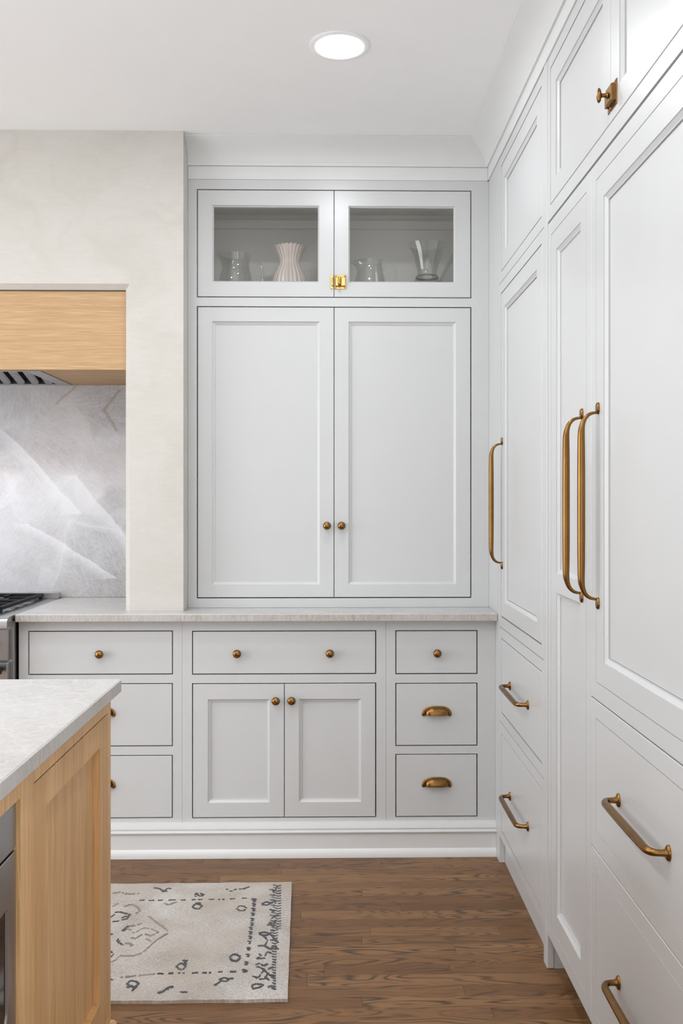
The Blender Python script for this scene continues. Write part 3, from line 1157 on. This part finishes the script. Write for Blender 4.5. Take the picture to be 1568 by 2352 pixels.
# cooktop with rolled front edge
prof = [(3.952, .894), (3.952, .9115), (3.36, .9115), (3.337, .9095), (3.324, .902), (3.3195, .890), (3.3195, .872), (3.324, .866), (3.342, .8645), (3.404, .8645), (3.404, .894)]
MB().loft([[(RX0 - .001, a, b) for a, b in prof], [(RX1 + .0045, a, b) for a, b in prof]]).build('cooktop', STEEL, rg, 35)
MB().box(RX0, RX1 + .006, 3.9525, 3.968, .90, .9385, .0015).box(RX0, RX1 + .006, 3.936, 3.9522, .9116, .9385, .0015).build('backguard', STEEL, rg)
cp = MB().box(RX0 + .012, RX1 - .014, 3.385, 3.4045, .744, .8635, .002).build('control_panel', DSTEEL, rg)
for i in range(6):
    x = RX0 + .09 + i * (RX1 - RX0 - .18) / 5
    MB().lathe([(.0, 3.385), (.026, 3.385), (.026, 3.378), (.021, 3.374), (.019, 3.348), (.017, 3.344), (.0, 3.344)], (x, 0, .80), 'y', 22).build('control_knob', IRON, cp, 40)
od = MB().box(RX0 + .012, RX1 - .0135, 3.375, 3.4045, .24, .7385, .003).build('oven_door', STEEL, rg)
MB().box(RX0 + .11, RX1 - .11, 3.3735, 3.3752, .33, .655).build('oven_window', BGLASS, od)
hb = MB()
hb.tube([(RX0 + .02, 3.335, .716), (RX1 - .022, 3.335, .716)], .0125, 16)
for x in (RX0 + .05, RX1 - .040):
    hb.box(x - .009, x + .009, 3.335, 3.3755, .707, .725, .003)
hb.build('oven_handle', IRON, od, 40)
MB().box(RX0 + .012, RX1 - .0135, 3.38, 3.4045, .108, .234, .003).build('kick_panel', STEEL, rg)
# grates: one frame with bars per burner pair
gw = (RX1 - RX0 - .14) / 3
for i in range(3):
    gx1 = RX1 - .060 - i * (gw + .008)
    gx0 = gx1 - gw
    gy0, gy1, gz0, gz1 = 3.448, 3.930, .922, .9365
    gm = MB()
    bw = .015
    gm.box(gx0, gx0 + bw, gy0, gy1, gz0, gz1, .003).box(gx1 - bw, gx1, gy0, gy1, gz0, gz1, .003)
    gm.box(gx0 + bw, gx1 - bw, gy0, gy0 + bw, gz0, gz1, .003).box(gx0 + bw, gx1 - bw, gy1 - bw, gy1, gz0, gz1, .003)
    gm.box(gx0 + bw, gx1 - bw, (gy0 + gy1) / 2 - .006, (gy0 + gy1) / 2 + .006, gz0, gz1, .003)
    xm = (gx0 + gx1) / 2
    for yc in (gy0 + .128, gy1 - .128):
        gm.box(xm - .005, xm + .005, yc + .03, yc + .115, gz0 + .002, gz1, .002).box(xm - .005, xm + .005, yc - .112, yc - .03, gz0 + .002, gz1, .002)
        gm.box(gx0 + bw, xm - .03, yc - .005, yc + .005, gz0 + .002, gz1, .002).box(xm + .03, gx1 - bw, yc - .005, yc + .005, gz0 + .002, gz1, .002)
    for a in (gx0 + .001, gx1 - .013):
        for b_ in (gy0 + .001, gy1 - .013):
            gm.box(a, a + .012, b_, b_ + .012, .9117, gz0 + .001)
    gm.build('grate', IRON, rg)
    for yc in (gy0 + .128, gy1 - .128):
        MB().lathe([(.045, .9117), (.045, .917), (.036, .922), (.034, .927), (.0, .928)], (xm, yc, 0), seg=24).build('burner', IRON, rg, 40)

# ------------------------------------------------------------------ island
XI, YI = -.520, 2.146
isl = thing('kitchen_island', 'pale oak kitchen island with a panelled end in the left foreground', 'island', (-1.05, 1.2, 0))
ITOP = MB().box(-1.62, -.500, .25, 2.1705, .882, .914, .003).build('island_countertop', TOPM, None, None, (-1.05, 1.2, .882))
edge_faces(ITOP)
tag(ITOP, 'white quartzite countertop on the oak island in the left foreground', 'countertop')
MI = on_island(XI)
AY0, AY1 = .93, 1.5285           # opening for the appliance
DR = (1.6035, 2.1165, .1450, .8420)
frame(MI, (.30, YI, .1, .8815), [opening(DR), (AY0, AY1, .20, .8415)]).build('face_frame', OAKZ, isl)
MB().box(-1.58, XI - .0005, YI - .020, YI - .0005, .1, .8815).box(-1.58, -1.56, .30, YI - .0205, .1, .8815).box(-1.5595, XI - .0205, .30, .32, .1, .8815).box(
    -1.5595, XI - .0205, .3205, YI - .0205, .1, .118).box(-1.5595, XI - .0205, 1.545, 1.563, .1185, .8815).box(-1.5595, XI - .0205, .885, .903, .1185, .8815).build('carcass', OAKZ, isl)
o = panel(MI, DR, [(1.6620, 2.0520, .2130, .7840)], None, .024, SQUARE).build('panelled_door', OAKS, isl)
bp2 = [(0, .0005), (.022, .0005), (.022, .085), (.018, .098), (.012, .104), (.011, .112), (.006, .1185), (0, .1195)]
bm_ = MB().loft([[(XI + p, .29, z) for p, z in bp2], [(XI + p, YI + p, z) for p, z in bp2], [(-1.59, YI + p, z) for p, z in bp2]])
bm_.build('base_moulding', OAKZ, isl, 35)

ap = thing('beverage_cooler', 'dark stainless under-counter appliance with black window built into the island', 'appliance', (-.8, 1.22, .2))
MB().box(-1.10, XI - .012, AY0 + .003, AY1 - .003, .203, .838, .002).build('body', BLACK, ap)
MA = on_island(XI - .006)
panel(MA, (AY0 + .003, AY1 - .003, .7615, .8350), None, None, .0055).build('top_panel', DSTEEL, ap)
dr_ = (AY0 + .003, AY1 - .003, .206, .7565)


def rrect(M, r, n, rad, seg=6):
    u0, u1, z0, z1 = r
    out = []
    for cu, cz, a0 in ((u1 - rad, z1 - .003, 0), (u0 + rad, z1 - .003, 90), (u0 + rad, z0 + rad, 180), (u1 - rad, z0 + rad, 270)):
        rr = .003 if a0 in (0, 90) else rad
        ccu = (u1 - rr) if a0 in (0, 270) else (u0 + rr)
        for i in range(seg + 1):
            a = math.radians(a0 + 90 * i / seg)
            out.append(M(ccu + rr * math.cos(a), n, cz + rr * math.sin(a)))
    return out


dm = MB()
wr = (AY0 + .045, 1.4865, .475, .6760)
nseg = 7


def big(r, n):
    u0, u1, z0, z1 = r
    out = []
    for (cu, cz) in ((u1, z1), (u0, z1), (u0, z0), (u1, z0)):
        out += [M_(cu, n, cz) for _ in range(nseg)]
    return out


M_ = MA
dm.loft([big(dr_, -.0055), big(dr_, -.001), big(ins(dr_, .001), 0), rrect(MA, wr, 0, .035), rrect(MA, ins(wr, .003), -.003, .033)], cap1=False)
ad = dm.build('door', DSTEEL, ap, 30)
MB().loft([rrect(MA, ins(wr, .0028), -.0045, .033), rrect(MA, ins(wr, .0028), -.003, .033)]).build('window', BGLASS, ad)

# ------------------------------------------------------------------ rug
rugt = thing('rug', 'faded beige and charcoal runner rug on the oak floor between island and range', 'rug', (-.95, 2.80, 0))
RC = [(-1.86, 2.425), (-.1215, 2.434), (-.144, 3.1775), (-1.86, 3.168)]
nx, ny = 120, 52
rm = MB()
random.seed(5)


def rug_pt(u, v):
    a = [RC[0][k] * (1 - u) + RC[1][k] * u for k in (0, 1)]
    b = [RC[3][k] * (1 - u) + RC[2][k] * u for k in (0, 1)]
    return [a[k] * (1 - v) + b[k] * v for k in (0, 1)]


vs, fs = [], []
for j in range(ny + 1):
    for i in range(nx + 1):
        x, yy = rug_pt(i / nx, j / ny)
        e = min(i, nx - i, j, ny - j)
        if e == 0:
            x += .0004 * math.sin(yy * 37) * (1 if i in (0, nx) else 0)
            yy += .0010 * math.sin(x * 31) * (1 if j in (0, ny) else 0)
        z = (.0095 if e == 0 else .0118) + .0005 * math.sin(x * 61 + yy * 13) + .0004 * math.sin(yy * 83)
        vs.append((x, yy, z))
        fs.append(None)
fs = [(j * (nx + 1) + i, j * (nx + 1) + i + 1, (j + 1) * (nx + 1) + i + 1, (j + 1) * (nx + 1) + i) for j in range(ny) for i in range(nx)]
edge = [i for i in range(nx)] + [j * (nx + 1) + nx for j in range(ny)] + [ny * (nx + 1) + i for i in range(nx, 0, -1)] + [j * (nx + 1) for j in range(ny, 0, -1)]
nb = len(vs)
vs += [(vs[k][0], vs[k][1], .0004) for k in edge]
for q in range(len(edge)):
    r_ = (q + 1) % len(edge)
    fs.append((edge[q], nb + q, nb + r_, edge[r_]))
fs.append(tuple(nb + q for q in range(len(edge)))[::-1])
rm.add(vs, fs)
rm.build('woven_field', RUGM, rugt, 50)
STROKES = {"D":[[[-641,3034],[-624,3036]],[[-610,3032],[-592,3034]],[[-580,3034],[-564,3035]],[[-545,3034],[-520,3036]],[[-505,3033],[-489,3035]],[[-475,3036],[-456,3038]],[[-448,3036],[-433,3038]],[[-413,3036],[-395,3038]],[[-382,3036],[-361,3038]],[[-343,3040],[-326,3041]],[[-304,3043],[-288,3045]],[[-272,3037],[-255,3039]],[[-491,2564],[-475,2565]],[[-461,2566],[-448,2567]],[[-434,2566],[-416,2567]],[[-396,2567],[-379,2569]],[[-367,2567],[-342,2568]],[[-329,2570],[-311,2571]],[[-290,2571],[-273,2572]],[[-259,2574],[-241,2575]],[[-268,3040],[-258,3034],[-264,3022],[-257,3018]],[[-266,3005],[-256,2999],[-262,2987],[-255,2983]],[[-264,2971],[-254,2965],[-260,2954],[-254,2950]],[[-263,2938],[-253,2932],[-259,2921],[-253,2917]],[[-262,2900],[-252,2894],[-258,2884],[-252,2880]],[[-260,2868],[-251,2863],[-256,2852],[-250,2848]],[[-260,2840],[-251,2834],[-256,2824],[-250,2820]],[[-259,2811],[-249,2805],[-255,2795],[-249,2792]],[[-257,2781],[-248,2775],[-253,2765],[-247,2762]],[[-257,2749],[-247,2744],[-253,2734],[-247,2731]],[[-255,2710],[-246,2705],[-252,2696],[-246,2693]],[[-254,2671],[-245,2666],[-250,2657],[-244,2654]],[[-254,2627],[-246,2622],[-251,2613],[-245,2610]],[[-256,2584],[-247,2579],[-252,2571],[-246,2568]],[[-314,2969],[-304,2987],[-290,2983],[-280,2968],[-290,2950],[-304,2954],[-314,2969]],[[-301,2651],[-291,2671],[-278,2666],[-268,2650],[-277,2630],[-291,2635],[-301,2651]],[[-459,2986],[-451,3006],[-437,3001],[-427,2986],[-435,2966],[-448,2970],[-459,2986]],[[-445,2602],[-438,2620],[-427,2616],[-418,2601],[-424,2584],[-436,2588],[-445,2602]],[[-565,2513],[-557,2529],[-543,2525],[-532,2512],[-540,2496],[-554,2499],[-565,2513]],[[-313,2529],[-305,2539],[-295,2537],[-288,2529],[-295,2519],[-305,2521],[-313,2529]],[[-459,3012],[-429,3011]],[[-465,3075],[-460,3087],[-450,3066],[-446,3087],[-434,3072]],[[-463,3062],[-434,3066]],[[-432,2639],[-422,2628],[-419,2639]],[[-426,2628],[-419,2613]],[[-612,3132],[-593,3125],[-575,3104],[-564,3127],[-551,3122]],[[-579,3103],[-562,3105]],[[-364,3117],[-347,3099],[-329,3116],[-306,3116],[-288,3135]],[[-329,2495],[-316,2510],[-307,2524]],[[-293,2531],[-277,2537]],[[-471,2464],[-458,2472],[-451,2489],[-436,2497]],[[-447,2472],[-448,2495]],[[-412,2467],[-393,2466]],[[-561,2494],[-553,2504],[-537,2489]],[[-543,2477],[-535,2497]],[[-708,2945],[-687,2950],[-649,2932],[-651,2902],[-666,2893]],[[-704,2912],[-698,2940]],[[-693,2883],[-673,2886]],[[-669,2907],[-660,2921],[-645,2911]],[[-650,2822],[-643,2839],[-636,2852]],[[-646,2818],[-638,2834]],[[-650,2771],[-640,2750],[-629,2734]],[[-651,2762],[-640,2741]],[[-653,2693],[-641,2678],[-643,2658]],[[-678,2797],[-672,2800]],[[-614,2533],[-609,2536]],[[-218,3112],[-201,3096],[-190,3138]],[[-234,3000],[-222,3017],[-206,3007],[-216,2990],[-233,2996]],[[-206,3004],[-187,3024]],[[-204,2849],[-197,2872],[-188,2845],[-179,2885]],[[-196,2894],[-177,2922]],[[-205,2960],[-184,2941]],[[-228,2797],[-215,2806],[-194,2798],[-203,2784],[-226,2790]],[[-194,2798],[-179,2763],[-164,2737]],[[-211,2780],[-196,2750],[-204,2722],[-187,2697]],[[-224,2718],[-210,2722],[-198,2713]],[[-196,2750],[-171,2762]],[[-187,2697],[-175,2721],[-163,2697]],[[-220,2678],[-209,2658],[-221,2643],[-197,2647]],[[-198,2658],[-195,2682],[-182,2677]],[[-222,2609],[-210,2616],[-199,2601],[-187,2612]],[[-218,2598],[-196,2583],[-200,2561]],[[-198,2583],[-183,2561],[-189,2540],[-173,2518]],[[-224,2547],[-209,2536],[-203,2554]],[[-205,2529],[-186,2532]],[[-222,2498],[-210,2505],[-190,2501],[-198,2488],[-217,2481],[-222,2495]],[[-181,2481],[-171,2497],[-161,2480]],[[-184,2583],[-170,2597]],[[-181,2557],[-165,2539]]],"H":[[[-211,3154],[-190,3138],[-180,3145]],[[-208,3133],[-189,3118],[-179,3124]],[[-215,3110],[-199,3101]],[[-210,3113],[-188,3098],[-178,3104]],[[-204,3093],[-186,3078],[-177,3084]],[[-213,3070],[-196,3062]],[[-202,3073],[-185,3058],[-176,3064]],[[-205,3054],[-184,3039],[-175,3045]],[[-210,3031],[-194,3023]],[[-205,3034],[-183,3020],[-173,3026]],[[-204,3015],[-182,3001],[-172,3007]],[[-207,2993],[-192,2985]],[[-203,2996],[-181,2982],[-171,2988]],[[-197,2978],[-179,2964],[-170,2969]],[[-205,2956],[-189,2949]],[[-197,2959],[-178,2946],[-169,2951]],[[-199,2941],[-177,2928],[-168,2933]],[[-202,2920],[-187,2913]],[[-195,2923],[-176,2910],[-167,2915]],[[-190,2905],[-175,2892],[-166,2898]],[[-200,2885],[-185,2878]],[[-191,2888],[-174,2875],[-165,2880]],[[-191,2871],[-173,2858],[-164,2863]],[[-197,2851],[-182,2844]],[[-191,2854],[-172,2841],[-163,2846]],[[-191,2837],[-171,2824],[-162,2829]],[[-195,2817],[-180,2810]],[[-190,2840],[-179,2831],[-172,2838]],[[-190,2823],[-178,2814],[-171,2820]],[[-191,2805],[-177,2796],[-170,2803]],[[-187,2788],[-176,2779],[-170,2786]],[[-185,2771],[-174,2762],[-169,2769]],[[-185,2754],[-173,2746],[-169,2752]],[[-184,2738],[-172,2729],[-168,2736]],[[-182,2721],[-171,2713],[-168,2719]],[[-181,2705],[-170,2697],[-167,2703]],[[-179,2689],[-169,2681],[-167,2687]],[[-181,2673],[-168,2665],[-166,2672]],[[-177,2658],[-167,2650],[-166,2656]],[[-175,2642],[-166,2635],[-165,2641]],[[-173,2627],[-165,2619],[-165,2625]],[[-175,2612],[-164,2604],[-164,2610]],[[-175,2597],[-164,2590],[-164,2595]],[[-173,2582],[-163,2575],[-163,2581]],[[-169,2568],[-162,2560],[-163,2566]],[[-171,2553],[-161,2546],[-162,2552]],[[-172,2539],[-160,2532],[-162,2538]],[[-166,2525],[-159,2518],[-162,2524]],[[-168,2511],[-158,2504],[-161,2510]],[[-170,2497],[-157,2490],[-161,2496]],[[-166,2484],[-156,2477],[-160,2482]]],"L":[[[-636,2631],[-625,2643],[-620,2667],[-577,2666],[-556,2688],[-543,2728],[-529,2769],[-507,2802]],[[-588,2920],[-559,2882],[-532,2851],[-510,2819]],[[-636,2852],[-616,2856],[-600,2870]],[[-621,2804],[-603,2812],[-588,2838],[-562,2833],[-537,2811],[-553,2786],[-580,2803],[-597,2770],[-611,2778]],[[-628,2729],[-616,2744],[-595,2733],[-603,2725]],[[-632,2939],[-623,2958],[-641,2992],[-666,3007],[-679,2988]],[[-718,2989],[-707,3013]],[[-641,2839],[-622,2826]],[[-565,2769],[-546,2752]],[[-742,3090],[-718,3100],[-687,3084],[-653,3088]],[[-559,3015],[-539,3000],[-516,3020]],[[-497,2563],[-548,2556],[-590,2547]]]}


def ribbons(strokes, w, z, name, mat):
    m = MB()
    for s in strokes:
        pts = [Vector((a / 1000, b / 1000)) for a, b in s]
        for a, b in zip(pts, pts[1:]):
            d = b - a
            if d.length < 1e-4:
                continue
            n_ = max(1, int(d.length / .006))
            d.normalize()
            s_ = Vector((-d.y, d.x))
            for k in range(n_):
                if n_ > 2 and random.random() < .16:
                    continue
                p = a + (b - a) * (k / n_) + s_ * random.uniform(-.0012, .0012)
                q = a + (b - a) * ((k + 1.05) / n_) + s_ * random.uniform(-.0012, .0012)
                hw = (w * abs(d.x) + .42 * w * abs(d.y)) * random.uniform(.65, 1.1)
                c = [p + s_ * hw, p - s_ * hw, q - s_ * hw, q + s_ * hw]
                lo_, hi_ = .0105, z + random.uniform(0, .0002)
                m.add([(t_.x, t_.y, lo_) for t_ in c] + [(t_.x, t_.y, hi_) for t_ in c], [(4, 5, 6, 7), (0, 1, 5, 4), (1, 2, 6, 5), (2, 3, 7, 6), (3, 0, 4, 7)])
    return tag(m.build(name, mat, rugt), kind='stuff')


random.seed(9)
ribbons(STROKES['D'], .0040, .0130, 'charcoal_motifs', INKD)
ribbons(STROKES['H'], .0024, .0130, 'charcoal_hatching', INKD)
ribbons(STROKES['L'], .0040, .0128, 'taupe_motifs', INKL)

# ------------------------------------------------------------------ things behind the glass doors
def shell(prof, wall=.0025):
    """closed outer + inner profile of a thin-walled vessel"""
    return prof + [(max(r - wall, .0008), h + (wall if i == len(prof) - 1 else 0)) for i, (r, h) in enumerate(reversed(prof))][0:]


def vessel(prof, c, seg=40, wall=.0025, spout=None):
    m = MB()
    out = [(r, h) for r, h in prof]
    inn = [(max(r - wall, .0006), max(h, prof[0][1] + wall)) for r, h in reversed(prof)]
    rings = []
    top = prof[-1][1]
    for r, h in out + inn:
        ring = []
        for j in range(seg):
            a = 2 * PI * j / seg
            rr, zz = r, h
            if spout:
                k = max(0, math.cos(a - PI)) ** spout[2]
                near_top = max(0, 1 - (top - h) / spout[3])
                rr += spout[0] * k * near_top ** 1.5
                zz += spout[1] * k * near_top ** 2
            ring.append((c[0] + rr * math.cos(a), c[1] + rr * math.sin(a), c[2] + zz))
        rings.append(ring)
    m.loft(rings)
    return m


YS = 3.76
Z0 = SH + .0006
# ribbed pitcher
c = (-.4, YS, Z0)
pt = thing('glass_pitcher', 'tall clear textured glass pitcher left of the ribbed vase', 'pitcher', c)
vessel([(.001, 0), (.056, 0), (.061, .006), (.066, .06), (.066, .105), (.063, .122), (.0585, .136), (.0565, .150), (.058, .170), (.0625, .190), (.0635, .198)], c, spout=(.022, .012, 5, .05)).build('jug_body', GLASSW, pt, 50)
h = [(c[0] + .0575, YS, Z0 + .172)] + bez((c[0] + .062, YS, Z0 + .173), (c[0] + .118, YS, Z0 + .172), (c[0] + .109, YS, Z0 + .10), 10) + bez((c[0] + .109, YS, Z0 + .10), (c[0] + .103, YS, Z0 + .05), (c[0] + .067, YS, Z0 + .04), 8)[1:]
MB().tube(h, .0065, 12).build('handle', GLASSW, pt, 50)
# creamer
c = (.150, YS - .02, Z0)
pt = thing('glass_creamer', 'small round clear glass creamer jug beside the brass latch', 'jug', c)
vessel([(.001, 0), (.052, 0), (.060, .008), (.067, .05), (.063, .09), (.054, .125), (.050, .145), (.051, .158), (.054, .170)], c, spout=(.030, -.004, 6, .045)).build('jug_body', GLASSW, pt, 50)
h = bez((c[0] + .054, YS - .02, Z0 + .130), (c[0] + .062, YS - .02, Z0 + .160), (c[0] + .085, YS - .02, Z0 + .157), 6) + bez((c[0] + .085, YS - .02, Z0 + .157), (c[0] + .116, YS - .02, Z0 + .145), (c[0] + .102, YS - .02, Z0 + .085), 8)[1:] + bez((c[0] + .102, YS - .02, Z0 + .085), (c[0] + .095, YS - .02, Z0 + .055), (c[0] + .066, YS - .02, Z0 + .055), 6)[1:]
MB().tube(h, .005, 12).build('handle', GLASSW, pt, 50)
# hourglass carafe
c = (.378, YS - .072, Z0)
pt = thing('glass_carafe', 'clear hourglass carafe with a flared rim at the right of the cupboard', 'carafe', c)
vessel([(.001, 0), (.062, 0), (.071, .008), (.074, .03), (.068, .055), (.050, .082), (.041, .100), (.040, .112), (.048, .145), (.060, .182), (.071, .212), (.076, .224)], c, spout=(.008, .002, 6, .05)).build('carafe_body', GLASSW, pt, 50)
MB().lathe([(.046, .089), (.0475, .0885), (.0435, .096), (.0425, .0965)], (c[0], c[1], c[2]), seg=36, ring=True).build('collar_ring', STEEL, pt, 40)
# long glass platter leaning on the cupboard side
c = (.405, YS + .105, Z0)
pt = thing('glass_platter', 'long oval clear glass platter leaning against the right side of the cupboard', 'platter', c)
ms = MB()
ang = math.radians(26.5)
ca, sa = math.cos(ang), math.sin(ang)
rings = []
for k_, t_ in ((.02, .0), (.76, .0), (.95, .012), (1.0, .015), (.985, .0175), (.93, .014), (.74, .004), (.02, .004)):
    ring = []
    for j in range(48):
        a = 2 * PI * j / 48
        up_, side = .198 * k_ * math.cos(a) + .200, .098 * k_ * math.sin(a)
        ring.append((c[0] + up_ * sa - t_ * ca, c[1] + side, c[2] + .001 + up_ * ca + t_ * sa))
    rings.append(ring)
ms.loft(rings)
ms.build('platter_body', GLASSW, pt, 50)
# fluted ceramic vase
c = (-.1795, YS, Z0)
vp = [(.001, 0), (.050, 0), (.058, .006), (.068, .03), (.0735, .06), (.0725, .085), (.0640, .115), (.0500, .142), (.0415, .160), (.0400, .168), (.0425, .180), (.0510, .202), (.0610, .222), (.0665, .232)]
vm = MB()
rings = []
seg = 144
NF = 22
for k, (r, hh) in enumerate(vp + [(r - .005, max(hh_, .006)) for r, hh_ in reversed(vp) if r > .01] + [(.001, .006)]):
    ring = []
    amp = .105 if hh > .02 else .03
    for j in range(seg):
        a = 2 * PI * j / seg
        fl_ = abs(math.cos(NF * a / 2)) ** .55
        rr = r * (1 - amp + amp * fl_)
        zz = hh + (.006 * (fl_ - 1) if hh > .215 else 0) * (hh - .215) / .017
        ring.append((c[0] + rr * math.cos(a), c[1] + rr * math.sin(a), c[2] + zz))
    rings.append(ring)
vm.loft(rings)
vo = vm.build('fluted_vase', VASEM, None, 80, c)
tag(vo, 'cream ceramic vase with vertical flutes and a scalloped rim behind glass', 'vase')

# ------------------------------------------------------------------ recessed ceiling lights
def downlight(x, yy, label):
    t = thing('recessed_light', label, 'ceiling light', (x, yy, CZ), 'recessed ceiling lights')
    MB().lathe([(.072, CZ - .0005), (.0925, CZ - .0005), (.0925, CZ - .0025), (.088, CZ - .0045), (.074, CZ - .0050), (.072, CZ - .0035)], (x, yy, 0), seg=48, ring=True).build('trim_ring', CEIL, t, 40)
    MB().lathe([(.0, CZ - .0008), (.0718, CZ - .0008), (.0718, CZ - .0028), (.0, CZ - .0034)], (x, yy, 0), seg=48).build('lens', LENS, t, 40)


downlight(.0185, 2.815, 'round recessed ceiling light glowing white above the corner cabinets')
for x, yy in ((.0185, 1.25), (.0185, -.4), (-1.05, 2.35), (-1.05, 1.5), (-1.05, .65), (-1.05, -.2), (-2.6, 2.2), (-2.6, .6)):  # unseen lights, added as fill over island and aisle
    downlight(x, yy, 'round recessed ceiling light out of view, added as fill for the kitchen')
